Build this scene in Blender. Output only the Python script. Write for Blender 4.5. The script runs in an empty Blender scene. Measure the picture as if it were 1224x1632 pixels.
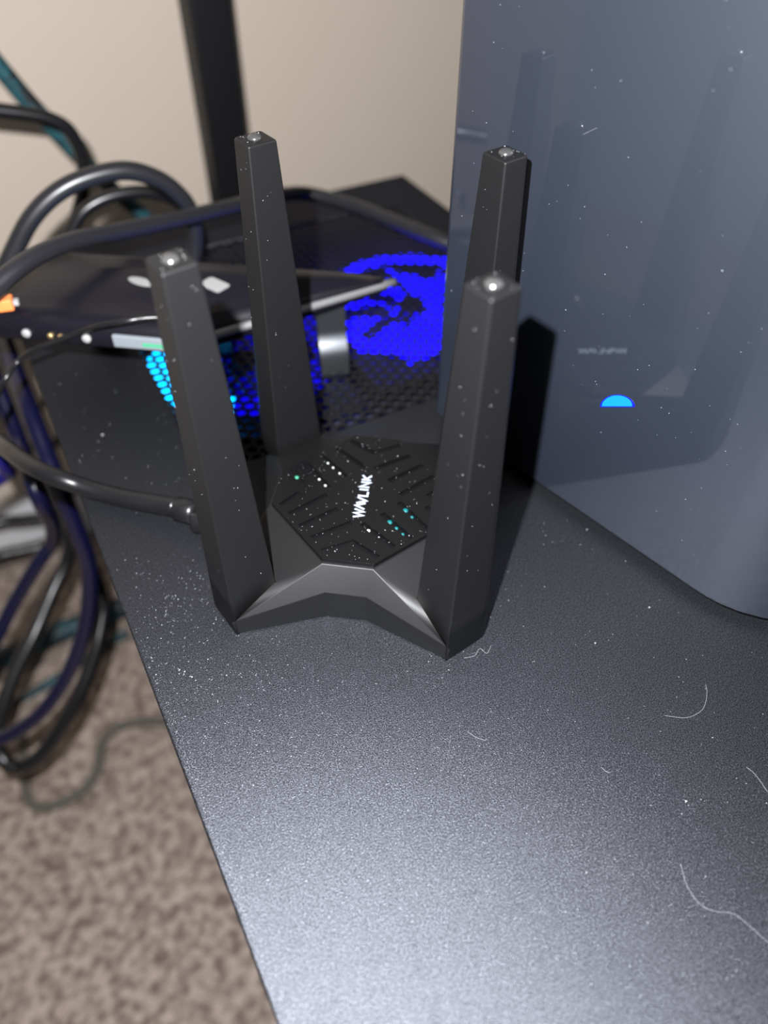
import bpy, bmesh, math, random
from mathutils import Vector, Matrix

random.seed(7)
S = bpy.context.scene
COL = S.collection

# ---------------------------------------------------------------- camera, world, light, exposure
cam_data = bpy.data.cameras.new('camera')
cam = bpy.data.objects.new('camera', cam_data)
COL.objects.link(cam)
cam.location = (0.04878, -0.26786, 0.30105)
cam.rotation_euler = (0.76761, -0.00254, 0.14525)
cam_data.sensor_fit = 'VERTICAL'
cam_data.sensor_height = 24.0
cam_data.lens = 24.0 * 1226 / 1632
cam_data.clip_start = 0.01
cam_data.dof.use_dof = True
cam_data.dof.focus_distance = 0.335
cam_data.dof.aperture_fstop = 2.8
S.camera = cam

world = bpy.data.worlds.new('room_ambient')
S.world = world
world.use_nodes = True
world.node_tree.nodes['Background'].inputs[0].default_value = (0.90, 0.95, 1.0, 1)
world.node_tree.nodes['Background'].inputs[1].default_value = 0.10

flash_data = bpy.data.lights.new('phone_flash', 'POINT')
flash_data.energy = 34.0
flash_data.color = (0.97, 0.98, 1.0)
flash_data.shadow_soft_size = 0.0035
flash = bpy.data.objects.new('phone_flash', flash_data)
COL.objects.link(flash)
flash.location = (0.0137, -0.2438, 0.3291)

vs = S.view_settings
vs.view_transform = 'Standard'
vs.look = 'None'
vs.exposure = 0.0
vs.gamma = 1.0
vs.use_curve_mapping = False
# ---------------------------------------------------------------- helpers
def mat(name, color, rough=0.5, metal=0.0, spec=0.5, coat=0.0, coat_rough=0.05, emit=None, emit_s=0.0,
        bump=None, vary=None):
    """procedural material; bump=(scale, strength, distance); vary=(scale, colour2, lo, hi)"""
    m = bpy.data.materials.new(name)
    m.use_nodes = True
    nt = m.node_tree
    b = nt.nodes['Principled BSDF']
    b.inputs['Base Color'].default_value = (*color, 1)
    b.inputs['Roughness'].default_value = rough
    b.inputs['Metallic'].default_value = metal
    b.inputs['Specular IOR Level'].default_value = spec
    b.inputs['Coat Weight'].default_value = coat
    b.inputs['Coat Roughness'].default_value = coat_rough
    if emit:
        b.inputs['Emission Color'].default_value = (*emit, 1)
        b.inputs['Emission Strength'].default_value = emit_s
    tc = nt.nodes.new('ShaderNodeTexCoord')
    if vary:
        n = nt.nodes.new('ShaderNodeTexNoise')
        n.inputs['Scale'].default_value = vary[0]
        n.inputs['Detail'].default_value = 4
        nt.links.new(tc.outputs['Object'], n.inputs['Vector'])
        r = nt.nodes.new('ShaderNodeValToRGB')
        r.color_ramp.elements[0].position = vary[2]
        r.color_ramp.elements[1].position = vary[3]
        r.color_ramp.elements[0].color = (*vary[1], 1)
        r.color_ramp.elements[1].color = (*color, 1)
        nt.links.new(n.outputs['Fac'], r.inputs['Fac'])
        nt.links.new(r.outputs['Color'], b.inputs['Base Color'])
    if bump:
        n2 = nt.nodes.new('ShaderNodeTexNoise')
        n2.inputs['Scale'].default_value = bump[0]
        n2.inputs['Detail'].default_value = 3
        nt.links.new(tc.outputs['Object'], n2.inputs['Vector'])
        bp = nt.nodes.new('ShaderNodeBump')
        bp.inputs['Strength'].default_value = bump[1]
        bp.inputs['Distance'].default_value = bump[2]
        nt.links.new(n2.outputs['Fac'], bp.inputs['Height'])
        nt.links.new(bp.outputs['Normal'], b.inputs['Normal'])
    return m


def tag(o, label=None, cat=None, group=None, kind=None):
    if label: o['label'] = label
    if cat: o['category'] = cat
    if group: o['group'] = group
    if kind: o['kind'] = kind
    return o


def empty(name, loc=(0, 0, 0), rz=0.0):
    o = bpy.data.objects.new(name, None)
    o.empty_display_size = 0.02
    o.location = loc
    o.rotation_euler = (0, 0, rz)
    COL.objects.link(o)
    return o


def link(name, me, m, parent=None, smooth=False):
    if m and not me.materials:
        me.materials.append(m)
    if smooth:
        for p in me.polygons: p.use_smooth = True
    o = bpy.data.objects.new(name, me)
    COL.objects.link(o)
    if parent: o.parent = parent
    return o


def build(name, verts, faces, m, parent=None, smooth=False, recalc=True):
    me = bpy.data.meshes.new(name)
    me.from_pydata([tuple(v) for v in verts], [], faces)
    if recalc:
        bm = bmesh.new(); bm.from_mesh(me)
        bmesh.ops.recalc_face_normals(bm, faces=bm.faces)
        bm.to_mesh(me); bm.free()
    me.update()
    return link(name, me, m, parent, smooth)


def bevel(o, w, seg=2, angle=30):
    b = o.modifiers.new('bevel', 'BEVEL')
    b.width = w; b.segments = seg; b.limit_method = 'ANGLE'; b.angle_limit = math.radians(angle)
    for p in o.data.polygons: p.use_smooth = True
    wn = o.modifiers.new('wn', 'WEIGHTED_NORMAL'); wn.keep_sharp = True
    return o


def box_vf(x0, x1, y0, y1, z0, z1):
    v = [(x0, y0, z0), (x1, y0, z0), (x1, y1, z0), (x0, y1, z0), (x0, y0, z1), (x1, y0, z1), (x1, y1, z1), (x0, y1, z1)]
    f = [(0, 3, 2, 1), (4, 5, 6, 7), (0, 1, 5, 4), (1, 2, 6, 5), (2, 3, 7, 6), (3, 0, 4, 7)]
    return v, f


def box(name, x0, x1, y0, y1, z0, z1, m, parent=None, bev=0.0):
    o = build(name, *box_vf(x0, x1, y0, y1, z0, z1), m, parent)
    if bev: bevel(o, bev)
    return o


def loft_vf(rings, cap=True):
    n = len(rings[0]); v = [p for r in rings for p in r]; f = []
    for k in range(len(rings) - 1):
        for i in range(n):
            j = (i + 1) % n
            f.append((k * n + i, k * n + j, (k + 1) * n + j, (k + 1) * n + i))
    if cap:
        f.append(tuple(reversed(range(n))))
        f.append(tuple(range((len(rings) - 1) * n, len(rings) * n)))
    return v, f


def loft(name, rings, m, parent=None, smooth=False, cap=True):
    return build(name, *loft_vf(rings, cap), m, parent, smooth)


def prism(name, poly, z0, z1, m, parent=None, bev=0.0):
    o = loft(name, [[(x, y, z0) for x, y in poly], [(x, y, z1) for x, y in poly]], m, parent)
    if bev: bevel(o, bev)
    return o


def fillet(poly, radii, seg=5):
    """round the corners of a counter-clockwise polygon; one radius per corner"""
    out = []; n = len(poly)
    for i in range(n):
        p = Vector(poly[i]); a = Vector(poly[i - 1]); b = Vector(poly[(i + 1) % n])
        u = (a - p).normalized(); w = (b - p).normalized()
        r = radii[i]
        ang = u.angle(w)
        t = r / math.tan(ang / 2)
        c = p + (u + w).normalized() * (r / math.sin(ang / 2))
        s0 = p + u * t - c; s1 = p + w * t - c
        for k in range(seg + 1):
            q = (s0.lerp(s1, k / seg)).normalized() * r + c
            out.append((q.x, q.y))
    return out


def catmull(pts, sub=8):
    P = [Vector(p) for p in pts]
    P = [P[0] * 2 - P[1]] + P + [P[-1] * 2 - P[-2]]
    out = []
    for i in range(1, len(P) - 2):
        p0, p1, p2, p3 = P[i - 1:i + 3]
        for k in range(sub):
            t = k / sub
            out.append(0.5 * ((2 * p1) + (p2 - p0) * t + (2 * p0 - 5 * p1 + 4 * p2 - p3) * t * t + (3 * p1 - p0 - 3 * p2 + p3) * t ** 3))
    out.append(P[-2])
    return out


def tube_vf(path, r, seg=10):
    up = Vector((0.13, 0.31, 0.94)).normalized(); rings = []
    for i, p in enumerate(path):
        t = (path[min(i + 1, len(path) - 1)] - path[max(i - 1, 0)]).normalized()
        x = t.cross(up).normalized(); y = t.cross(x).normalized(); up = -y if y.dot(up) < 0 else y
        x = t.cross(up).normalized()
        rr = r(i / (len(path) - 1)) if callable(r) else r
        rings.append([tuple(p + (x * math.cos(a) + up * math.sin(a)) * rr) for a in [2 * math.pi * k / seg for k in range(seg)]])
    return loft_vf(rings)


def tube(name, pts, r, m, parent=None, sub=8, seg=10):
    return build(name, *tube_vf(catmull(pts, sub), r, seg), m, parent, True)


def lathe_vf(prof, seg=24):
    rings = [[(r * math.cos(2 * math.pi * k / seg), r * math.sin(2 * math.pi * k / seg), z) for k in range(seg)] for r, z in prof]
    return loft_vf(rings)


# ---------------------------------------------------------------- materials
M_wall = mat('beige_wall_paint', (0.74, 0.63, 0.52), 0.75, bump=(220, 0.15, 0.0006), vary=(3, (0.71, 0.60, 0.495), 0.3, 0.7))
M_white = mat('white_painted_trim', (0.84, 0.84, 0.86), 0.4)
M_carpet = mat('carpet_fibre', (0.52, 0.42, 0.36), 0.95, spec=0.1, bump=(380, 0.9, 0.004), vary=(80, (0.20, 0.155, 0.13), 0.34, 0.60))
M_caseblk = mat('black_textured_powder_coat', (0.092, 0.096, 0.111), 0.35, metal=0.85, bump=(2100, 0.6, 0.0005), vary=(1700, (0.014, 0.015, 0.018), 0.34, 0.68))
M_caseblk.node_tree.nodes['Principled BSDF'].inputs['Specular Tint'].default_value = (0.35, 0.35, 0.40, 1)
M_dark = mat('dark_interior', (0.006, 0.006, 0.008), 0.8)
M_tray = mat('grey_inner_tray', (0.045, 0.045, 0.06), 0.6)
M_button = mat('glossy_black_button', (0.03, 0.03, 0.03), 0.22, spec=0.9)
M_mesh = mat('black_perforated_steel', (0.005, 0.005, 0.006), 0.50, spec=0.25)
M_plastic = mat('matte_black_router_plastic', (0.0052, 0.0052, 0.0056), 0.45, spec=0.30, bump=(2600, 0.12, 0.0002))
M_plate = mat('satin_black_plate', (0.0028, 0.0028, 0.0032), 0.36, spec=0.32, bump=(1600, 0.25, 0.0003))
M_logo = mat('silver_logo_print', (0.36, 0.40, 0.47), 0.5)
M_tower = mat('glossy_slate_tower', (0.012, 0.015, 0.023), 0.42, spec=0.5, coat=1.0, coat_rough=0.015)
M_tower.node_tree.nodes['Principled BSDF'].inputs['Coat IOR'].default_value = 1.9
M_towerbase = mat('black_tower_base', (0.010, 0.010, 0.011), 0.6)
M_modem = mat('dark_slate_modem_plastic', (0.0045, 0.0042, 0.0075), 0.36, spec=0.4)
M_silver = mat('silver_trim', (0.30, 0.30, 0.31), 0.3, metal=0.6)
M_foot = mat('brushed_grey_metal', (0.10, 0.105, 0.115), 0.34, metal=0.9)
M_sticker = mat('white_sticker', (0.30, 0.30, 0.30), 0.5)
M_portgrey = mat('pale_grey_port_strip', (0.18, 0.20, 0.22), 0.4)
M_green = mat('green_marking', (0.05, 0.30, 0.16), 0.5)
M_gold = mat('gold_contact', (0.75, 0.52, 0.25), 0.3, metal=0.8)
M_cable = mat('black_rubber_cable', (0.006, 0.006, 0.007), 0.32, spec=0.6)
M_cablegrey = mat('dark_grey_cable', (0.014, 0.014, 0.017), 0.34, spec=0.6)
M_cablebluelight = mat('blue_light_tinted_cable', (0.008, 0.007, 0.13), 0.30, spec=0.6)  # blue light spilling on the cable is put into its base colour
M_cablefaintlight = mat('faint_blue_light_tinted_cable', (0.004, 0.004, 0.022), 0.24, spec=0.7)  # dark cable with fainter blue light spill put into its colour
M_post = mat('black_post_paint', (0.004, 0.0045, 0.006), 0.5, spec=0.3)
M_dust = mat('pale_dust', (0.40, 0.41, 0.43), 0.9)
M_hair = mat('white_lint', (0.22, 0.22, 0.24), 0.8)
M_grey = mat('grey_carpet_cord', (0.11, 0.10, 0.085), 0.8)
M_orange = mat('orange_plastic', (0.80, 0.22, 0.06), 0.5)
M_ledblue = mat('blue_led', (0.0, 0.0, 0.05), 0.5, emit=(0.004, 0.0, 1.0), emit_s=6.0)
M_ledcyan = mat('cyan_led', (0.0, 0.02, 0.05), 0.5, emit=(0.0, 0.42, 1.0), emit_s=5.0)
M_blade = mat('glowing_blue_fan_blade', (0.0, 0.0, 0.04), 0.5, emit=(0.004, 0.0, 1.0), emit_s=5.0)
M_bladedim = mat('dim_blue_fan_blade', (0.0, 0.0, 0.04), 0.5, emit=(0.003, 0.0, 1.0), emit_s=0.35)
M_leddim = mat('dim_blue_led', (0.0, 0.0, 0.04), 0.5, emit=(0.003, 0.0, 1.0), emit_s=1.0)
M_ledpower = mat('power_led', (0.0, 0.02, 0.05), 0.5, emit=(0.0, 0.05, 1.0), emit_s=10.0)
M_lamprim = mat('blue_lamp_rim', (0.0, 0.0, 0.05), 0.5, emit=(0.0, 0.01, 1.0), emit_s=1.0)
M_ledteal = mat('teal_indicator_led', (0.0, 0.05, 0.05), 0.5, emit=(0.01, 0.50, 0.55), emit_s=0.6)
M_solder = mat('bright_solder', (0.40, 0.42, 0.41), 0.4)
M_pcb = mat('green_component', (0.03, 0.20, 0.12), 0.5)


def braid_material():
    m = mat('teal_black_braid', (0.01, 0.01, 0.012), 0.55)
    nt = m.node_tree; b = nt.nodes['Principled BSDF']
    tc = nt.nodes.new('ShaderNodeTexCoord')
    n = nt.nodes.new('ShaderNodeTexNoise'); n.inputs['Scale'].default_value = 42; n.inputs['Detail'].default_value = 5
    n.inputs['Roughness'].default_value = 0.75
    r = nt.nodes.new('ShaderNodeValToRGB')
    r.color_ramp.elements[0].position = 0.46; r.color_ramp.elements[0].color = (0.010, 0.012, 0.015, 1)
    r.color_ramp.elements[1].position = 0.56; r.color_ramp.elements[1].color = (0.008, 0.075, 0.095, 1)
    nt.links.new(tc.outputs['Object'], n.inputs['Vector'])
    nt.links.new(n.outputs['Fac'], r.inputs['Fac']); nt.links.new(r.outputs['Color'], b.inputs['Base Color'])
    return m


M_braid = braid_material()

# ---------------------------------------------------------------- the setting
# case-aligned axes: N across the computer case, D along it (towards the wall)
CASE_RZ = math.atan2(0.596, 0.803)
FLOOR = -0.62
room = dict(n0=-1.6, n1=1.6, d0=-1.6, d1=0.735)


def cw(n, d, z):
    return Vector((0.803 * n - 0.596 * d, 0.596 * n + 0.803 * d, z))


def cbox(name, n0, n1, d0, d1, z0, z1, m, bev=0.0):
    v, f = box_vf(n0, n1, d0, d1, z0, z1)
    o = build(name, v, f, m)
    o.rotation_euler = (0, 0, CASE_RZ)
    if bev: bevel(o, bev)
    return o


tag(cbox('wall_back', -1.6, 1.6, 0.735, 0.835, FLOOR, 1.6, M_wall), kind='structure')
tag(cbox('baseboard_back', -1.6, 1.6, 0.722, 0.735, FLOOR, FLOOR + 0.105, M_white, 0.003), kind='structure')


def carpet():
    nx, ny = 150, 150
    v = []; f = []
    rnd = random.Random(3)
    for j in range(ny + 1):
        for i in range(nx + 1):
            x = -1.1 + 1.4 * i / nx; y = -0.55 + 1.275 * j / ny
            inner = 0 < i < nx and 0 < j < ny
            v.append((x + (rnd.uniform(-.003, .003) if inner else 0), y + (rnd.uniform(-.003, .003) if inner else 0),
                      FLOOR + (rnd.uniform(-.006, .0) if inner else -.001)))
    for j in range(ny):
        for i in range(nx):
            a = j * (nx + 1) + i
            f.append((a, a + 1, a + nx + 2, a + nx + 1))
    k = len(v)
    # the rest of the floor round the tufted patch, and its underside
    for (x0, x1, y0, y1) in ((-1.6, -1.1, -1.6, .725), (.3, 1.6, -1.6, .725), (-1.1, .3, -1.6, -.55)):
        k = len(v)
        v += [(x0, y0, FLOOR - .001), (x1, y0, FLOOR - .001), (x1, y1, FLOOR - .001), (x0, y1, FLOOR - .001)]
        f.append((k, k + 1, k + 2, k + 3))
    o = build('floor', v, f, M_carpet, recalc=False)
    o.rotation_euler = (0, 0, CASE_RZ)
    tag(o, kind='structure')


carpet()

# ---------------------------------------------------------------- computer case the router stands on
CN0, CN1, CD0, CD1 = -0.125, 0.243, -0.33, 0.393       # across / along
VN0, VN1, VD0, VD1 = -0.058, 0.205, 0.085, 0.345       # vent opening
case = empty('computer_case', (0, 0, FLOOR), CASE_RZ)
tag(case, 'large black metal computer case with blue-lit perforated top under the router', 'computer case')
ZC = -FLOOR                                            # top of the case in its own frame


def case_body():
    v = []; f = []
    t = 0.002
    for (a0, a1, b0, b1) in ((CN0, CN0 + t, CD0, CD1), (CN1 - t, CN1, CD0, CD1), (CN0 + t, CN1 - t, CD0, CD0 + t), (CN0 + t, CN1 - t, CD1 - t, CD1)):
        bv, bf = box_vf(a0, a1, b0, b1, 0.012, ZC - 0.003)
        k = len(v); v += bv; f += [tuple(i + k for i in q) for q in bf]
    bv, bf = box_vf(CN0 + t, CN1 - t, CD0 + t, CD1 - t, 0.012, 0.016)
    k = len(v); v += bv; f += [tuple(i + k for i in q) for q in bf]
    build('body', v, f, M_caseblk, case)
    box('inner_tray', CN0 + .004, CN1 - .004, CD0 + .004, CD1 - .004, ZC - .065, ZC - .060, M_tray, case)
    for (n_, d_) in ((CN0 + .03, CD0 + .04), (CN1 - .03, CD0 + .04), (CN0 + .03, CD1 - .04), (CN1 - .03, CD1 - .04)):
        o = build('foot', *lathe_vf([(.014, 0.004), (.018, .006), (.018, .012)], 16), M_dark, case)
        o.location = (n_, d_, 0)
    # top panel: a folded sheet with the vent opening
    xs = [CN0, VN0, VN1, CN1]; ys = [CD0, VD0, VD1, CD1]
    v = []; f = []
    for z in (ZC, ZC - .003):
        for y in ys:
            for x in xs: v.append((x, y, z))
    idx = lambda i, j, k: k * 16 + j * 4 + i
    for j in range(3):
        for i in range(3):
            if i == 1 and j == 1: continue
            f.append((idx(i, j, 0), idx(i + 1, j, 0), idx(i + 1, j + 1, 0), idx(i, j + 1, 0)))
            f.append((idx(i, j, 1), idx(i, j + 1, 1), idx(i + 1, j + 1, 1), idx(i + 1, j, 1)))
    for i in range(3):
        f.append((idx(i, 0, 0), idx(i, 0, 1), idx(i + 1, 0, 1), idx(i + 1, 0, 0)))
        f.append((idx(i, 3, 0), idx(i + 1, 3, 0), idx(i + 1, 3, 1), idx(i, 3, 1)))
        f.append((idx(0, i, 0), idx(0, i + 1, 0), idx(0, i + 1, 1), idx(0, i, 1)))
        f.append((idx(3, i, 0), idx(3, i, 1), idx(3, i + 1, 1), idx(3, i + 1, 0)))
    for (a, b) in (((1, 1), (2, 1)), ((2, 1), (2, 2)), ((2, 2), (1, 2)), ((1, 2), (1, 1))):
        f.append((idx(*a, 0), idx(*b, 0), idx(*b, 1), idx(*a, 1)))
    o = build('top_panel', v, f, M_caseblk, case)
    bevel(o, 0.0012, 2, 60)


case_body()


def vent_mesh():
    p = 0.0080; R = p / math.sqrt(3); rin = 0.0033
    v = []; f = []
    rows = int((VN1 - VN0 + .008) / (p * .866)); cols = int((VD1 - VD0 + .008) / p)
    z0 = ZC - .0008; z1 = ZC - .0020
    for j in range(rows):
        for i in range(cols):
            cy = VD0 - .003 + (i + .5 * (j % 2)) * p; cx = VN0 - .003 + j * p * .866
            k = len(v)
            for rr, z in ((R * 1.0005, z0), (rin, z0), (rin * 1.0, z1)):
                for q in range(6):
                    a = math.radians(60 * q)
                    v.append((cx + rr * math.cos(a), cy + rr * math.sin(a), z))
            for q in range(6):
                w = (q + 1) % 6
                f.append((k + q, k + w, k + 6 + w, k + 6 + q))
                f.append((k + 6 + q, k + 6 + w, k + 12 + w, k + 12 + q))
    o = build('vent_mesh', v, f, M_mesh, case, recalc=False)
    tag(o, 'black perforated steel mesh lit blue from below', kind='stuff')


vent_mesh()


def fan(n_, d_, ring_mats, z, R=0.058, rw=0.006):
    fr = build('fan_frame', *box_vf(-.063, .063, -.063, .063, -.028, -.022), M_dark, case)
    fr.location = (n_, d_, z)
    ring = []
    seg = 40
    prof = [(R, -.004), (R + rw, -.004), (R + rw, .0), (R, .0)]
    v = []; f = []
    for k in range(seg):
        a = 2 * math.pi * k / seg
        for r, zz in prof: v.append((r * math.cos(a), r * math.sin(a), zz))
    for k in range(seg):
        m_ = (k + 1) % seg
        for q in range(4):
            w = (q + 1) % 4
            f.append((k * 4 + q, m_ * 4 + q, m_ * 4 + w, k * 4 + w))
    half = len(f) // 2
    lit = [q for q in range(seg) if abs(q - seg / 2) < 7]
    for nm, keep, rm in (('led_ring', [q for q in range(seg) if q not in lit], ring_mats[0]), ('led_arc', lit, ring_mats[1])):
        build(nm, v, [f[q * 4 + w] for q in keep for w in range(4)], rm, fr)
    build('hub', *lathe_vf([(.010, -.02), (.010, -.004), (.009, -.002)], 20), M_dark, fr)
    # one blade mesh shared by nine blades
    bv = []; bf = []
    ns = 6
    for i in range(ns + 1):
        t = i / ns; r = .010 + (R - .012) * t
        sweep = .35 * t; half = .355 + .01 * t
        for sgn, zz in ((-1, -.016), (1, -.006)):
            a = sweep + sgn * half
            bv.append((r * math.cos(a), r * math.sin(a), zz)); bv.append((r * math.cos(a), r * math.sin(a), zz - .0012))
    for i in range(ns):
        a = i * 4; b = a + 4
        bf += [(a, a + 2, b + 2, b), (a + 1, b + 1, b + 3, a + 3), (a, b, b + 1, a + 1), (a + 2, a + 3, b + 3, b + 2)]
    bf += [(0, 1, 3, 2), (ns * 4, ns * 4 + 2, ns * 4 + 3, ns * 4 + 1)]
    first = build('blade', bv, bf, M_blade if R > .06 else M_bladedim, fr)
    for k in range(1, 9):
        c = first.copy(); COL.objects.link(c); c.parent = fr
        c.rotation_euler = (0, 0, 2 * math.pi * k / 9)


fan(0.150, 0.212, (M_ledblue, M_ledblue), ZC - .012, 0.064, 0.008)
fan(0.009, 0.205, (M_leddim, M_ledcyan), ZC - .012, 0.050, 0.016)

# ---------------------------------------------------------------- router
router = empty('wifi_router')
tag(router, 'matte black router with four upright tapered antennas on the computer case', 'router')
H = 0.18
Ro0, Ro1, Ri0, Ri1, w0, w1 = 0.08458, 0.07929, 0.05945, 0.06627, 0.01477, 0.0068
zr, oa, ob, zp, nc, ne, zb, zt = 0.02127, 0.01185, 0.04517, 0.02935, 0.00972, 0.05354, 0.01841, 0.00978
s2 = math.sqrt(.5)


def rot4(p, k):
    x, y, z = p
    for _ in range(k): x, y = -y, x
    return (x, y, z)


def router_base():
    lerp = lambda a, b, t: a + (b - a) * t
    Rt, wt = lerp(Ro0, Ro1, zt / H), lerp(w0, w1, zt / H)
    Rr, wr = lerp(Ri0, Ri1, zr / H), lerp(w0, w1, zr / H)
    Rt -= .0006; wt -= .0002
    v = []; f = []
    for k in range(4):                 # front side first, then each quarter turn
        # post tips seen from this side: right post's tip towards this side, left post's tip
        def tip(sx, R, w, z):          # point on the diagonal post, side facing -y
            u = Vector((sx * s2, -s2)); t = Vector((-sx * s2, -s2))
            if (k % 2 == 1) == (w > 0) and z < .015:      # lateral outer corners are rounded: stay inside them
                R -= .0030; w -= math.copysign(.0030, w)
            q = u * R + t * w
            return (q.x, q.y, z)
        P = [(-oa, -ob, zp), (oa, -ob, zp),                       # 0 1 octagon edge
             (-nc, -ne, zb), (nc, -ne, zb),                       # 2 3 notch, top of band
             (-nc, -ne, 0.0008), (nc, -ne, 0.0008),               # 4 5 notch, foot
             tip(-1, Rt, wt, zt), tip(1, Rt, wt, zt),             # 6 7 tips at ridge height
             tip(-1, Ro0 - .0006, w0 - .0002, .0008), tip(1, Ro0 - .0006, w0 - .0002, .0008),   # 8 9 tips at foot
             tip(-1, Rr, wr, zr), tip(1, Rr, wr, zr),             # 10 11 inner corners of posts
             tip(1, Ro0 - .0006, -(w0 - .0002), .0008), tip(1, Rr, -wr, zr), (ob, -oa, zp), (0, 0, 0.0008), (0, 0, zp)]
        b = len(v)
        v += [rot4(p, k) for p in P]
        F = [(0, 2, 3, 1), (2, 4, 5, 3), (0, 6, 2), (1, 3, 7), (6, 8, 4, 2), (3, 5, 9, 7), (0, 10, 6), (1, 7, 11),
             (1, 11, 13, 14), (4, 8, 15), (5, 4, 15), (9, 5, 15), (12, 9, 15), (0, 1, 16), (1, 14, 16)]
        f += [tuple(i + b for i in q) for q in F]
    me = bpy.data.meshes.new('base_shell')
    me.from_pydata(v, [], f)
    bm = bmesh.new(); bm.from_mesh(me)
    bmesh.ops.remove_doubles(bm, verts=bm.verts, dist=1e-6)
    bmesh.ops.recalc_face_normals(bm, faces=bm.faces)
    bm.to_mesh(me); bm.free()
    o = link('base_shell', me, M_plastic, router)
    bevel(o, .00045, 2, 12)


router_base()


def antenna(sx, sy):
    u = Vector((sx * s2, sy * s2))
    tf = Vector((-u.y, u.x))
    if tf.y * sy < 0: tf = -tf            # tangent towards the front (or back) tip

    def ring(z, grow=0.0, full=True):
        t = z / H
        R1 = Ro0 + (Ro1 - Ro0) * t - grow; R0 = Ri0 + (Ri1 - Ri0) * t + grow; w = w0 + (w1 - w0) * t - grow
        c = [u * R1 + tf * w, u * R1 - tf * w, u * R0 - tf * w, u * R0 + tf * w]
        rad = [.0009, .009 * (1 - t) + .0022 * t, .0009, .0009]
        area = sum(c[i].x * c[(i + 1) % 4].y - c[(i + 1) % 4].x * c[i].y for i in range(4))
        if area < 0: c.reverse(); rad.reverse()
        return [(x, y, z) for x, y in fillet([tuple(p) for p in c], rad, 5)]
    zs = [0, .03, .06, .09, .12, .15, H - .0009]
    rings = [ring(z) for z in zs]
    rings += [[(x, y, H - .0003) for x, y, _ in ring(H, .00025)], [(x, y, H) for x, y, _ in ring(H, .0009)]]
    o = loft('antenna', rings, M_plastic, router)
    for p in o.data.polygons: p.use_smooth = True
    wn = o.modifiers.new('wn', 'WEIGHTED_NORMAL'); wn.mode = 'FACE_AREA'; wn.weight = 100
    c = u * ((Ro1 + Ri1) / 2)
    t = build('tip_button', *lathe_vf([(.0032, -.0002), (.0030, .0006), (.0023, .0013), (.0012, .0018), (.0002, .0019)], 16), M_button, o, True)
    t.location = (c.x, c.y, H)


for sx, sy in ((-1, -1), (1, -1), (-1, 1), (1, 1)):
    antenna(sx, sy)


def poly_strip(pts, w):
    """mitred outline of a polyline of width w"""
    P = [Vector(p) for p in pts]; L = []; Rr = []
    for i, p in enumerate(P):
        if i == 0: d = (P[1] - p).normalized(); nrm = Vector((-d.y, d.x)); k = 1
        elif i == len(P) - 1: d = (p - P[-2]).normalized(); nrm = Vector((-d.y, d.x)); k = 1
        else:
            d0 = (p - P[i - 1]).normalized(); d1 = (P[i + 1] - p).normalized()
            nrm = (Vector((-d0.y, d0.x)) + Vector((-d1.y, d1.x))).normalized(); k = 1 / max(.4, nrm.dot(Vector((-d0.y, d0.x))))
        L.append(p + nrm * w / 2 * k); Rr.append(p - nrm * w / 2 * k)
    return L, Rr


def strip_vf(pts, w, z0, z1):
    L, Rr = poly_strip(pts, w); n = len(L); v = []; f = []
    for i in range(n):
        for q in (L[i], Rr[i]):
            v.append((q.x, q.y, z0)); v.append((q.x, q.y, z1))
    for i in range(n - 1):
        a = i * 4; b = a + 4
        f += [(a + 1, b + 1, b + 3, a + 3), (a, a + 2, b + 2, b), (a, b, b + 1, a + 1), (a + 2, a + 3, b + 3, b + 2)]
    f += [(0, 1, 3, 2), (n * 4 - 4, n * 4 - 2, n * 4 - 1, n * 4 - 3)]
    return v, f


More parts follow.
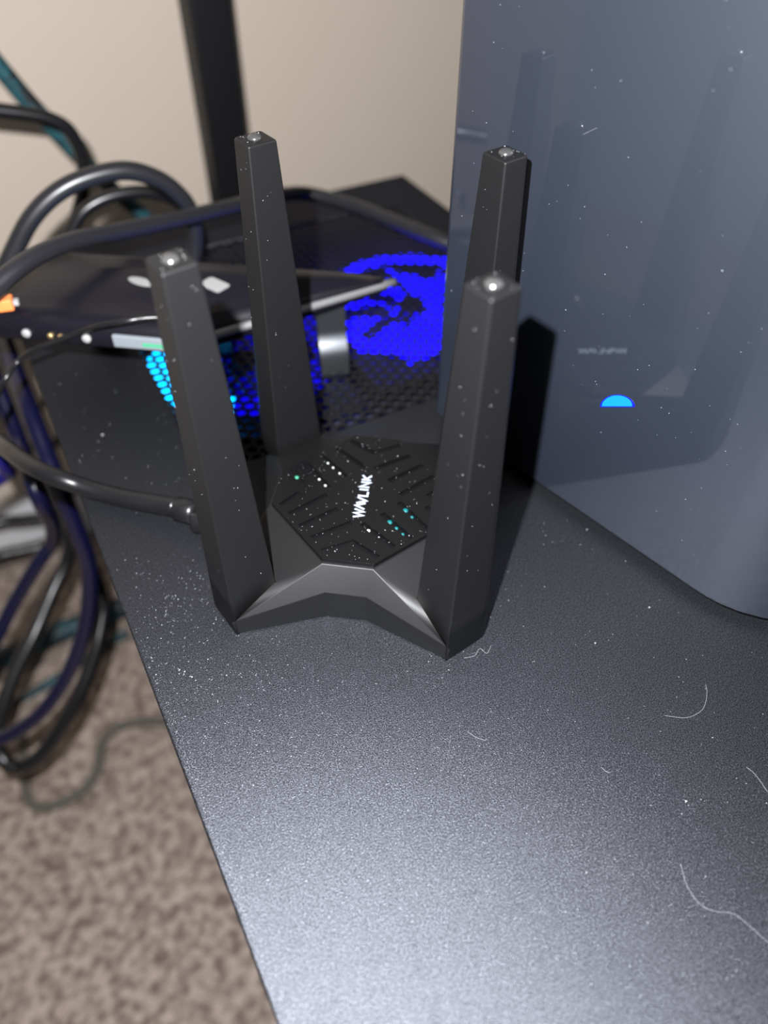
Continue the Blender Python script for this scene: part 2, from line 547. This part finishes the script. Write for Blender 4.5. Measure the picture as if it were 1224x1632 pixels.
def top_plate():
    g = .0012                                             # the plate stands a little inside the octagon
    a, b = oa + .0002, ob - g
    pts = [(-a, -b), (a, -b), (b, -a), (b, a), (a, b), (-a, b), (-b, a), (-b, -a)]
    plate = prism('top_plate', pts, zp - .0008, zp + .0022, M_plate, None)
    cv = []; cf = []
    slots = [[(-.0132, -.0395), (0, -.0318), (.0132, -.0395)], [(-.0132, .0395), (0, .0318), (.0132, .0395)]]
    for sx in (-1, 1):
        for sy in (-1, 1):
            for (x0, y0, x1, y1) in ((.0196, .0322, .0026, .0195), (.0268, .0258, .0110, .0115), (.0335, .0185, .0180, .0026), (.0393, .0132, .0318, .0034)):
                slots.append([(sx * x0, sy * y0), (sx * x1, sy * y1)])
    for s in slots:
        sv, sf = strip_vf(s, .0030, zp + .0002, zp + .01)
        k = len(cv); cv += sv; cf += [tuple(i + k for i in q) for q in sf]
    cut = build('cutter', cv, cf, None)
    md = plate.modifiers.new('cut', 'BOOLEAN'); md.operation = 'DIFFERENCE'; md.object = cut; md.solver = 'EXACT'
    dg = bpy.context.evaluated_depsgraph_get()
    me = bpy.data.meshes.new_from_object(plate.evaluated_get(dg))
    plate.modifiers.clear(); plate.data = me; me.name = 'top_plate'
    bpy.data.objects.remove(cut)
    plate.parent = router
    bevel(plate, .00045, 2, 40)
    z = zp + .0022
    # lettering, reading away from the viewer: text direction +y, letter tops towards -x
    Wd = {'W': [[(0, 1), (.28, 0), (.52, .95), (.76, 0), (1.04, 1)]], 'A': [[(0, 0), (.40, 1), (.80, 0)]],
          'V': [[(0, 1), (.40, 0), (.80, 1)]], 'L': [[(0, 1), (0, .0), (.58, .0)]], 'I': [[(0, 0), (0, 1)]],
          'N': [[(0, 0), (0, 1), (.66, 0), (.66, 1)]], 'K': [[(0, 0), (0, 1)], [(.62, 1.0), (.10, .5), (.64, 0)]]}
    adv = {'W': 1.10, 'A': .72, 'V': 1.02, 'L': .86, 'I': .36, 'N': 1.0, 'K': .8}
    total = sum(adv[c] for c in 'WAVLINK')
    hgt = .0046; sc = .0305 / total; x = 0
    for ch in 'WAVLINK':
        v = []; f = []
        for st in Wd[ch]:
            pts = [(.0020 - q[1] * hgt, -.0158 + (x + q[0]) * sc) for q in st]
            sv, sf = strip_vf(pts, .0009, z - .0002, z + .00012)
            k = len(v); v += sv; f += [tuple(i + k for i in q) for q in sf]
        build('letter', v, f, M_logo, plate)
        x += adv[ch]
    # lamps and bright components seen down in the slots
    def dot(name, x, y, m, r):
        o = build(name, *lathe_vf([(r, 0), (r * .9, .0005), (r * .4, .0007)], 10), m, plate, True)
        o.location = (x, y, zp + .0002)
    for x, y in ((-.0225, .0219), (-.0192, .0189), (-.0150, .0152), (-.0245, .0093), (-.0205, .0053)):
        dot('solder_point', x, y, M_solder, .0007)
    dot('circuit_component', -.0362, .0091, M_pcb, .0012)
    dot('solder_point', .0060, -.0222, M_solder, .0010)
    for x, y, r in ((.0218, -.0062, .0013), (.0255, -.0103, .0008), (.0152, -.0152, .0013), (.0190, -.0187, .0009), (.0225, -.0221, .0008)):
        dot('indicator_lamp', x, y, M_ledteal, r)


top_plate()

# ---------------------------------------------------------------- tall tower on the right
tower = empty('desktop_tower', (0.0929, 0.0452, 0), math.atan2(-.649, .7605))   # local x towards the viewer along its side, local y away
tag(tower, 'tall glossy slate-grey desktop tower with a blue lamp behind the router', 'computer tower')


def rrect(x0, x1, y0, y1, r):
    return fillet([(x0, y0), (x1, y0), (x1, y1), (x0, y1)], r, 10)


TX0, TX1, TY1 = -0.088, 0.150, 0.17


def tower_build():
    rr = [.004, .055, .03, .01]
    rings = []
    for z, g in ((.0060, .0012), (.0066, .0003), (.0076, 0), (.25, 0), (.5185, 0), (.52, .0015)):
        rings.append([(x, y, z) for x, y in rrect(TX0 + g, TX1 - g, g, TY1 - g, [r - g if r > g else r for r in rr])])
    o = loft('body', rings, M_tower, tower)
    for p in o.data.polygons: p.use_smooth = True
    wn = o.modifiers.new('wn', 'WEIGHTED_NORMAL'); wn.mode = 'FACE_AREA'; wn.weight = 100
    prism('base', rrect(TX0 + .006, TX1 - .006, .006, TY1 - .006, [.004, .05, .026, .008]), 0, .0068, M_towerbase, tower)
    # half-round lamp on the side panel
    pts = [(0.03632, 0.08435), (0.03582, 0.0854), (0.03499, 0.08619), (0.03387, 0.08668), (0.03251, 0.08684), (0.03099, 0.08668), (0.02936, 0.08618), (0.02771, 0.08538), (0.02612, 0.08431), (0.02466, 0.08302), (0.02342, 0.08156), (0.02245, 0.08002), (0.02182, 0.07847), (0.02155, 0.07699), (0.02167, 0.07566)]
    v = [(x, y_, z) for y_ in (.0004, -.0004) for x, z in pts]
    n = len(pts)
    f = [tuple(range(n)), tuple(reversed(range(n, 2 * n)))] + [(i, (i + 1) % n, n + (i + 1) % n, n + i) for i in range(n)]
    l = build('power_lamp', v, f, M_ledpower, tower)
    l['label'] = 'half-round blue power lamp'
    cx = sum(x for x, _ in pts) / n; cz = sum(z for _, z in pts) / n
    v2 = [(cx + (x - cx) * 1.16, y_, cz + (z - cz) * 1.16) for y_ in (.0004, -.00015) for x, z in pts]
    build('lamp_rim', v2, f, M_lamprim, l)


tower_build()

# ---------------------------------------------------------------- modem on its stand
modem = empty('modem', (-0.13, 0.13, 0))
tag(modem, 'flat dark modem with silver edge raised over the blue-lit vent', 'modem')
MO = Vector((-0.13, 0.13))


def modem_build():
    P = [(-.247, .0852), (-.115, .0845), (-.0029, .1640), (-.035, .1680), (-.225, .1680), (-.252, .150)]
    P = [(x - MO.x, y - MO.y) for x, y in P]
    rad = [.012, .012, .004, .006, .012, .012]
    def ring(g, z):
        c = Vector((-.02, .0))
        def zz(x):                                     # the underside rises towards the pointed end
            t = min(1, max(0, (x - .01) / .10)); return z + (.0085 * t * (.0616 - z) / .0176)
        return [(x - (x - c.x) / (abs(x - c.x) + .05) * g, y - (y - c.y) / (abs(y - c.y) + .02) * g, zz(x)) for x, y in fillet(P, rad, 4)]
    rings = [ring(.004, .0440), ring(.0008, .0445), ring(0, .0465), ring(.0004, .0505), ring(.0020, .0545), ring(.0048, .0578), ring(.009, .0602), ring(.015, .0616)]
    o = loft('housing', rings, M_modem, modem, True)
    # silver trim along the slanted edge
    a = Vector((-.113, .0855)) - MO; b = Vector((-.006, .1612)) - MO
    dirv = (b - a).normalized(); out = Vector((dirv.y, -dirv.x))
    path = [Vector((*(a + (b - a) * t + out * (.0004 - .002 * t)), .0535 + .0035 * t)) for t in [k / 12 for k in range(13)]]
    build('silver_trim', *tube_vf(path, lambda t: .0026, 8), M_silver, modem, True)
    # port strip on the front edge
    box('port_strip', -.160 - MO.x, -.120 - MO.x, .0838 - MO.y, .0870 - MO.y, .0462, .0540, M_portgrey, modem, .0008)
    st = box('green_marking', -.142 - MO.x, -.126 - MO.x, .0836 - MO.y, .0850 - MO.y, .0485, .0508, M_green, modem)
    for x, r, m in ((-.176, .0026, M_sticker), (-.192, .0014, M_gold), (-.198, .0016, M_gold), (-.213, .0026, M_sticker)):
        p = build('port', *lathe_vf([(r, -.001), (r, .0012), (r * .6, .0016)], 12), m, modem, True)
        p.location = (x - MO.x, .0848 - MO.y, .0500); p.rotation_euler = (math.pi / 2, 0, 0)
    # round logo and square sticker on top
    lg = build('oval_logo', *lathe_vf([(.0085, 0), (.0085, .0003), (.0065, .0004)], 24), M_sticker, modem)
    lg.location = (-.158 - MO.x, .1315 - MO.y, .0615); lg.scale = (1.15, .45, 1); lg.rotation_euler = (0, 0, -.35)
    sk = prism('sticker', fillet([(-.0085, -.0055), (.0085, -.0055), (.0085, .0055), (-.0085, .0055)], [.002] * 4, 3), 0, .0003, M_sticker, modem)
    sk.location = (-.113 - MO.x, .1345 - MO.y, .0616); sk.rotation_euler = (0, 0, -.5)
    # stand feet
    prof = [(0, .049), (0, .030), (-.0010, .026), (-.0035, .022), (-.0062, .0185), (-.0078, .014), (-.0085, .008), (-.0085, 0), (.004, 0), (.004, .049)]
    def foot(x, y, rz, w):
        v = []; f = []
        n = len(prof)
        for sgn in (-1, 1):
            for o_, z in prof: v.append((sgn * w / 2, o_, z))
        for i in range(n):
            j = (i + 1) % n
            f.append((i, j, n + j, n + i))
        f += [tuple(range(n)), tuple(reversed(range(n, 2 * n)))]
        q = build('stand_foot', v, f, M_foot, modem)
        q.location = (x - MO.x, y - MO.y, 0); q.rotation_euler = (0, 0, rz)
        bevel(q, .0008, 2, 40)
    foot(-.0445, .1455, .35, .019)
    foot(-.205, .158, 0, .02)
    foot(-.125, .160, 0, .02)


modem_build()

# ---------------------------------------------------------------- post behind
post = empty('metal_post', tuple(cw(.145, .62, FLOOR)), CASE_RZ)
tag(post, 'black square metal post standing behind the computer case by the wall', 'post')
box('post_tube', -.0225, .0205, -.02, .02, .008, 1.4, M_post, post, .003)
box('floor_plate', -.05, .05, -.045, .045, 0, .009, M_post, post, .002)

# ---------------------------------------------------------------- cables
CABLES = {
    'arch': [(-0.2952,0.1545,0.0030), (-0.2789,0.1666,0.0315), (-0.2666,0.1758,0.0506), (-0.2526,0.1861,0.0693), (-0.2366,0.1980,0.0820), (-0.2188,0.2112,0.0879), (-0.1987,0.2261,0.0877), (-0.1830,0.2378,0.0784), (-0.1725,0.2455,0.0648), (-0.1674,0.2494,0.0498), (-0.1678,0.2490,0.0283), (-0.1737,0.2447,0.0073)],
    'long': [(-0.2236,0.0508,0.0750), (-0.2202,0.0748,0.0800), (-0.2119,0.0945,0.0850), (-0.2054,0.1160,0.0850), (-0.1976,0.1427,0.0800), (-0.1842,0.1780,0.0700), (-0.1625,0.2199,0.0600), (-0.1381,0.2668,0.0500), (-0.1233,0.3198,0.0350), (-0.1050,0.3493,0.0250), (-0.0665,0.3405,0.0220), (-0.0330,0.3236,0.0200), (0.0046,0.3032,0.0180), (0.0400,0.2927,0.0120)],
    'teal': [(-0.3718,0.3716,0.1227), (-0.3629,0.3783,0.0997), (-0.3545,0.3845,0.0783), (-0.3452,0.3914,0.0575), (-0.3353,0.3988,0.0355), (-0.3247,0.4066,0.0121), (-0.3113,0.4166,-0.0133), (-0.2985,0.4261,-0.0356), (-0.2871,0.4345,-0.0574), (-0.2819,0.4383,-0.0790), (-0.2830,0.4375,-0.1053)],
    'blackwave': [(-0.3541,0.3225,0.0877), (-0.3439,0.3301,0.0839), (-0.3298,0.3405,0.0788), (-0.3175,0.3497,0.0731), (-0.3076,0.3570,0.0638), (-0.3036,0.3600,0.0505), (-0.3029,0.3605,0.0348), (-0.3067,0.3577,0.0159), (-0.3147,0.3518,-0.0044), (-0.3246,0.3444,-0.0189), (-0.3389,0.3338,-0.0326), (-0.3534,0.3230,-0.0463)],
    'innerarch': [(-0.2745,0.2446,0.0149), (-0.2638,0.2526,0.0319), (-0.2552,0.2589,0.0417), (-0.2427,0.2682,0.0471), (-0.2272,0.2797,0.0479), (-0.2122,0.2908,0.0441), (-0.1997,0.3001,0.0345), (-0.1899,0.3074,0.0165), (-0.1870,0.3095,-0.0087)],
    'thin': [(-0.2325,0.0390,0.0100), (-0.2341,0.0620,0.0150), (-0.2237,0.0651,0.0300), (-0.2195,0.0776,0.0350), (-0.2045,0.0780,0.0450), (-0.1911,0.0815,0.0500), (-0.1775,0.0842,0.0550), (-0.1629,0.0812,0.0620), (-0.1474,0.0817,0.0660), (-0.1375,0.0864,0.0660), (-0.1227,0.0932,0.0640)],
    'bluetintA': [(-0.3614,0.1419,-0.1600), (-0.3412,0.1539,-0.1500), (-0.3276,0.1527,-0.1400), (-0.3155,0.1365,-0.1200), (-0.3095,0.1284,-0.1000), (-0.3120,0.1318,-0.0900), (-0.3233,0.1470,-0.0800), (-0.3517,0.1852,-0.0800)],
    'bluetintB': [(-0.3694,0.2377,-0.0400), (-0.3430,0.2021,-0.0500), (-0.3276,0.1813,-0.0700), (-0.3048,0.1507,-0.1000), (-0.2787,0.1154,-0.1000), (-0.2710,0.1051,-0.1200), (-0.2835,0.1218,-0.1600), (-0.3018,0.1335,-0.2000), (-0.3164,0.1231,-0.2200), (-0.3305,0.1136,-0.2400), (-0.3439,0.1021,-0.2600), (-0.3557,0.0869,-0.2800), (-0.3680,0.0609,-0.3000)],
    'loopA': [(-0.3573,0.2498,-0.0300), (-0.3365,0.2218,-0.0400), (-0.3111,0.1876,-0.0500), (-0.2824,0.1489,-0.0600), (-0.2641,0.1243,-0.0800), (-0.2504,0.1058,-0.1000), (-0.2459,0.0998,-0.1400), (-0.2466,0.0973,-0.1800), (-0.2537,0.0883,-0.2200), (-0.2667,0.0757,-0.2600), (-0.2863,0.0597,-0.3000), (-0.3084,0.0413,-0.3300), (-0.3314,0.0305,-0.3500), (-0.3520,0.0213,-0.3600), (-0.3728,0.0138,-0.3600)],
    'loopB': [(-0.3945,0.2882,-0.1200), (-0.3758,0.2630,-0.1600), (-0.3500,0.2283,-0.2000), (-0.3439,0.2201,-0.2600), (-0.3340,0.2067,-0.3000), (-0.3023,0.1639,-0.3200), (-0.2973,0.1345,-0.3400), (-0.3011,0.1098,-0.3600), (-0.3093,0.0847,-0.3800), (-0.3220,0.0625,-0.4000), (-0.3371,0.0455,-0.4200), (-0.3511,0.0328,-0.4300), (-0.3679,0.0298,-0.4400), (-0.3807,0.0318,-0.4300), (-0.3925,0.0490,-0.4200), (-0.3909,0.0736,-0.4000), (-0.3848,0.1028,-0.3800), (-0.3742,0.1372,-0.3600), (-0.3673,0.1805,-0.3400), (-0.3577,0.2085,-0.3200), (-0.3520,0.2225,-0.2900), (-0.3603,0.2421,-0.2600), (-0.3696,0.2547,-0.2200), (-0.4059,0.2950,-0.2000), (-0.4630,0.3521,-0.2000)],
    'bundle': [(-0.5959,0.2090,-0.6030), (-0.5576,0.2399,-0.6030), (-0.5306,0.2594,-0.6030), (-0.4990,0.2907,-0.6030), (-0.4640,0.3178,-0.6030), (-0.4212,0.3525,-0.6030)],
    'teal2': [(-0.5322,0.1345,-0.6120), (-0.5213,0.1633,-0.6120), (-0.5069,0.1869,-0.6120), (-0.4812,0.2168,-0.6120), (-0.4525,0.2531,-0.6120), (-0.4331,0.2831,-0.6120), (-0.4034,0.3134,-0.6120)],
    'cord': [(-0.4890,0.1504,-0.6130), (-0.4660,0.1144,-0.6130), (-0.4509,0.0874,-0.6130), (-0.4346,0.0641,-0.6130), (-0.4195,0.0562,-0.6130), (-0.4019,0.0596,-0.6130), (-0.3846,0.0707,-0.6130), (-0.3700,0.0888,-0.6130), (-0.3661,0.1123,-0.6130), (-0.3723,0.1368,-0.6130), (-0.3722,0.1569,-0.6130), (-0.3609,0.1711,-0.6130), (-0.3390,0.1807,-0.6130), (-0.3110,0.1857,-0.6130), (-0.2745,0.1911,-0.6130)],
    'power': [(-0.3144,0.1198,-0.0500), (-0.2575,0.0712,-0.0200), (-0.2114,0.0312,0.0040), (-0.1852,0.0129,0.0120), (-0.1691,0.0072,0.0120), (-0.1577,0.0071,0.0080), (-0.1431,0.0054,0.0060), (-0.1256,0.0021,0.0070), (-0.1123,0.0002,0.0080), (-0.0999,-0.0023,0.0100)],
    'arcC': [(-0.5434,0.3688,-0.3039), (-0.5260,0.3817,-0.3257), (-0.5068,0.3960,-0.3448), (-0.4905,0.4081,-0.3543), (-0.4734,0.4208,-0.3491), (-0.4583,0.4320,-0.3252)],
    'diagD': [(-0.5748,0.3953,-0.3892), (-0.5421,0.4196,-0.3622), (-0.5194,0.4364,-0.3362), (-0.4983,0.4521,-0.3151), (-0.4803,0.4654,-0.2932)],
    'arcE': [(-0.5711,0.3233,-0.4333), (-0.5462,0.3418,-0.4335), (-0.5232,0.3589,-0.4430), (-0.5018,0.3748,-0.4489), (-0.4830,0.3888,-0.4396), (-0.4669,0.4007,-0.4134)],
    'arcF': [(-0.5435,0.4185,-0.2995), (-0.5411,0.4204,-0.3467), (-0.5387,0.4221,-0.3860), (-0.5332,0.4262,-0.4293), (-0.5287,0.4295,-0.4811), (-0.5331,0.4263,-0.5448)],
    'arcG': [(-0.5742,0.2961,-0.4775), (-0.5471,0.3162,-0.4708), (-0.5288,0.3298,-0.4743), (-0.5036,0.3485,-0.4784), (-0.4816,0.3649,-0.4699), (-0.4624,0.3791,-0.4448)],
}


def cable(key, name, r, m, label, cat='cable', group=None):
    o = tube(name, CABLES[key], r, m)
    return tag(o, label, cat, group)


cable('arch', 'looped_cable', .0062, M_cablegrey, 'thick dark grey cable arching high behind the modem')
cable('long', 'trailing_cable', .0056, M_cablegrey, 'long grey cable lying across the modem and the case top')
cable('teal', 'braided_cable', .0075, M_braid, 'teal and black braided cable slanting down against the wall')
cable('blackwave', 'wavy_cable', .0058, M_cable, 'black cable bending over from the upper left edge')
cable('innerarch', 'looped_cable', .0050, M_cable, 'black cable arching low inside the taller grey loop')
cable('thin', 'thin_wire', .0017, M_cable, 'thin black wire drooping over the front of the modem')
cable('bluetintA', 'hanging_cable', .0055, M_cablebluelight, 'dark cable tinted with painted blue light, leaving left beside the router power lead')
cable('bluetintB', 'hanging_cable', .0065, M_cablefaintlight, 'shiny dark cable tinted with painted blue light, hanging down steeply left of the case')
cable('loopA', 'hanging_cable', .0068, M_cablefaintlight, 'large dark cable loop tinted with painted blue light, hanging beside the case edge')
cable('loopB', 'hanging_cable', .0075, M_cable, 'black cable loop hanging lowest over the carpet')
cable('bundle', 'cable_bundle', .016, M_braid, 'thick dark teal and black braided bundle lying on the carpet')
cable('teal2', 'braided_cable', .0060, M_braid, 'thin teal braided cable on the carpet below the dark bundle')
cable('cord', 'floor_cord', .0060, M_grey, 'dull grey cord curving in an S on the carpet')
cable('arcC', 'wall_cable', .0060, M_cable, 'black cable sagging in front of the wall at the far left')
cable('diagD', 'wall_cable', .0045, M_grey, 'slim grey cable slanting against the lower wall')
cable('arcE', 'wall_cable', .0075, M_cable, 'black cable crossing the middle of the white baseboard')
cable('arcF', 'wall_cable', .0050, M_cable, 'thin black cable dropping steeply to the baseboard')
cable('arcG', 'wall_cable', .0085, M_cable, 'thick black cable along the foot of the white baseboard')

# power lead of the router: cable and plug
lead = empty('power_lead', (-0.0999, -0.0023, 0.0))
tag(lead, 'black power lead with barrel plug lying left of the router', 'cable')
o = tube('lead_cable', [tuple(Vector(p) - lead.location) for p in CABLES['power']], .0052, M_cable, lead)


def plug_part(name, a, b, prof, m):
    a = Vector(a); b = Vector(b); L = (b - a).length
    o = build(name, *lathe_vf([(r, t * L) for r, t in prof], 16), m, lead, True)
    o.location = a - lead.location
    o.rotation_euler = (b - a).to_track_quat('Z', 'Y').to_euler()


plug_part('strain_relief', (-.1010, -.0021, .0090), (-.0885, -.0045, .0095), [(.0052, 0), (.0066, .1), (.0066, .8), (.0056, 1)], M_cable)
plug_part('plug_body', (-.0890, -.0100, .0088), (-.0500, -.0100, .0092), [(.0048, 0), (.0058, .05), (.0058, .95), (.0050, 1)], M_cable)

# orange plug end at the far left, and a white plug hanging by the case edge
og = empty('orange_connector', (-.2225, .0900, .0622), 0.4)
tag(og, 'small orange connector on the left end of the modem', 'connector')
box('connector_body', -.005, .004, -.004, .004, 0, .007, M_orange, og, .001)
box('connector_pin', .004, .007, -.002, .002, .002, .005, M_sticker, og, .0004)

# ---------------------------------------------------------------- dust and lint
def dust_mesh(name, pts, m, parent=None):
    v = []; f = []
    for (x, y, z, s) in pts:
        k = len(v); a = random.uniform(0, 6.28); e = random.uniform(.6, 1.8)
        ca, sa = math.cos(a), math.sin(a)
        for (px, py, pz) in ((-1, -.5, 0), (1, -.5, 0), (0, .8, 0), (0, 0, .9)):
            px *= e
            v.append((x + (px * ca - py * sa) * s, y + (px * sa + py * ca) * s, z + pz * s))
        f += [(k, k + 1, k + 3), (k + 1, k + 2, k + 3), (k + 2, k, k + 3), (k, k + 2, k + 1)]
    return build(name, v, f, m, parent, recalc=False)


def on_case(x, y, margin=.003):
    n = .803 * x + .596 * y; d = -.596 * x + .803 * y
    if n < CN0 + margin or n > CN1: return False
    if VN0 < n < VN1 and VD0 < d < VD1: return False
    if x * x + y * y < .0054: return False
    lx = (x - .0929) * .7605 + (y - .0452) * -.649; ly = (x - .0929) * .649 + (y - .0452) * .7605
    return not (TX0 < lx < TX1 and 0 < ly < TY1)


rnd = random.Random(11)
pts = []
for (n_, x0, x1, y0, y1, s0, s1) in ((1500, -.25, .28, -.30, .15, .00010, .00024), (50, -.22, .25, -.28, .10, .0002, .00036), (14, -.22, .2, -.25, .08, .0004, .0006)):
    for _ in range(n_):
        x = rnd.uniform(x0, x1); y = rnd.uniform(y0, y1)
        if on_case(x, y): pts.append((x, y, 0, rnd.uniform(s0, s1)))
for (cx, cy, sg, n_) in ((-.075, -.055, .018, 260), (-.02, -.085, .025, 200), (-.055, -.10, .016, 120)):
    for _ in range(n_):
        x = rnd.gauss(cx, sg); y = rnd.gauss(cy, sg)
        if on_case(x, y): pts.append((x, y, 0, rnd.uniform(.00008, .00024)))
for _ in range(200):                                         # along the left edge of the case
    d = rnd.uniform(-.22, .0); n_ = CN0 + .002 + abs(rnd.gauss(0, .002))
    p = cw(n_, d, 0); pts.append((p.x, p.y, 0, rnd.uniform(.00008, .00024)))
for k in range(7):
    t = k / 6
    pts.append((-.072 + .0115 * t + rnd.uniform(-.001, .001), -.0911 - .0052 * t + rnd.uniform(-.0007, .0007), 0, rnd.uniform(.0002, .0006)))
tag(dust_mesh('dust_specks', pts, M_dust), 'pale dust specks scattered over the black case top', 'dust', kind='stuff')

# dust on the router's plate and antennas
pts = []
for _ in range(260):
    x = rnd.uniform(-.044, .044); y = rnd.uniform(-.044, .044)
    if abs(x) + abs(y) < .055: pts.append((x, y, zp + .0022, rnd.uniform(.00008, .0002)))
for _ in range(14):
    x = rnd.uniform(-.04, .04); y = rnd.uniform(-.04, .04)
    if abs(x) + abs(y) < .055: pts.append((x, y, zp + .0022, rnd.uniform(.0002, .00035)))
for sx, sy in ((-1, -1), (1, -1), (-1, 1), (1, 1)):
    for _ in range(10):
        R = rnd.uniform(Ri1 + .001, Ro1 - .001); w = rnd.uniform(-.0055, .0055)
        u = Vector((sx * s2, sy * s2)); t = Vector((-u.y, u.x)); q = u * R + t * w
        pts.append((q.x, q.y, H, rnd.uniform(.00008, .0002)))
    for (side, cnt) in ((1, 12), (-1, 12)):
        # specks on the two faces turned to the viewer: normals (-1,-1) and (1,-1)
        nx = Vector((side * s2, -s2)); u = Vector((sx * s2, sy * s2))
        for _ in range(cnt):
            z = rnd.uniform(.03, .175); tt = z / H
            R1 = Ro0 + (Ro1 - Ro0) * tt; R0 = Ri0 + (Ri1 - Ri0) * tt; w = w0 + (w1 - w0) * tt
            c = u * ((R1 + R0) / 2); along = Vector((-nx.y, nx.x))
            dd = nx.dot(u)
            hn = (R1 - R0) / 2 if abs(dd) > .5 else w
            ha = w if abs(dd) > .5 else (R1 - R0) / 2
            q = c + nx * hn + along * rnd.uniform(-.8, .8) * ha * .8
            pts.append((q.x, q.y, z, rnd.uniform(.00008, .00022)))
tag(dust_mesh('dust', pts, M_dust, router), 'fine pale dust on the router', kind='stuff')

# dust on the tower's side
pts = []
for _ in range(170):
    lx = rnd.uniform(TX0 + .004, .095); z = rnd.uniform(.02, .42)
    pts.append((lx, -.00005, z, rnd.uniform(.00010, .00026)))
tag(dust_mesh('dust', pts, mat('thin_tower_dust', (.30, .33, .38), .9), tower), 'fine dust on the tower side', kind='stuff')

FIB = [([(0.1457, -0.0838), (0.155, -0.0834), (0.1623, -0.0783), (0.1653, -0.0701), (0.1654, -0.0652)], 'curved pale lint fibre on the case in front of the tower'),
       ([(0.145, -0.1463), (0.1464, -0.154), (0.1501, -0.16), (0.1554, -0.1618), (0.162, -0.1617), (0.1669, -0.165), (0.1723, -0.1693), (.180, -.172)], 'long wavy pale lint fibre near the lower right of the case'),
       ([(0.0574, -0.0672), (0.0622, -0.0652), (0.0643, -0.0609), (0.0676, -0.0632), (0.0694, -0.0584)], 'short curly white lint fibre at the foot of the nearest right antenna'),
       ([(0.0615, -0.1038), (0.0656, -0.1061), (0.0697, -0.1069)], 'tiny pale lint fibre on the case in front of the router'),
       ([(0.1765, -0.103), (0.1797, -0.1061), (0.1831, -0.1128)], 'short straight pale lint fibre by the right border of the view'),
       ([(0.1171, -0.1118), (0.1195, -0.1136), (0.1211, -0.1134)], 'tiny hooked pale lint fibre between the two longer right fibres')]
for p, lab in FIB:
    o = tube('lint_fibre', [(x, y, .00009) for x, y in p], .00007, M_hair, None, 8, 5)
    tag(o, lab, 'lint')
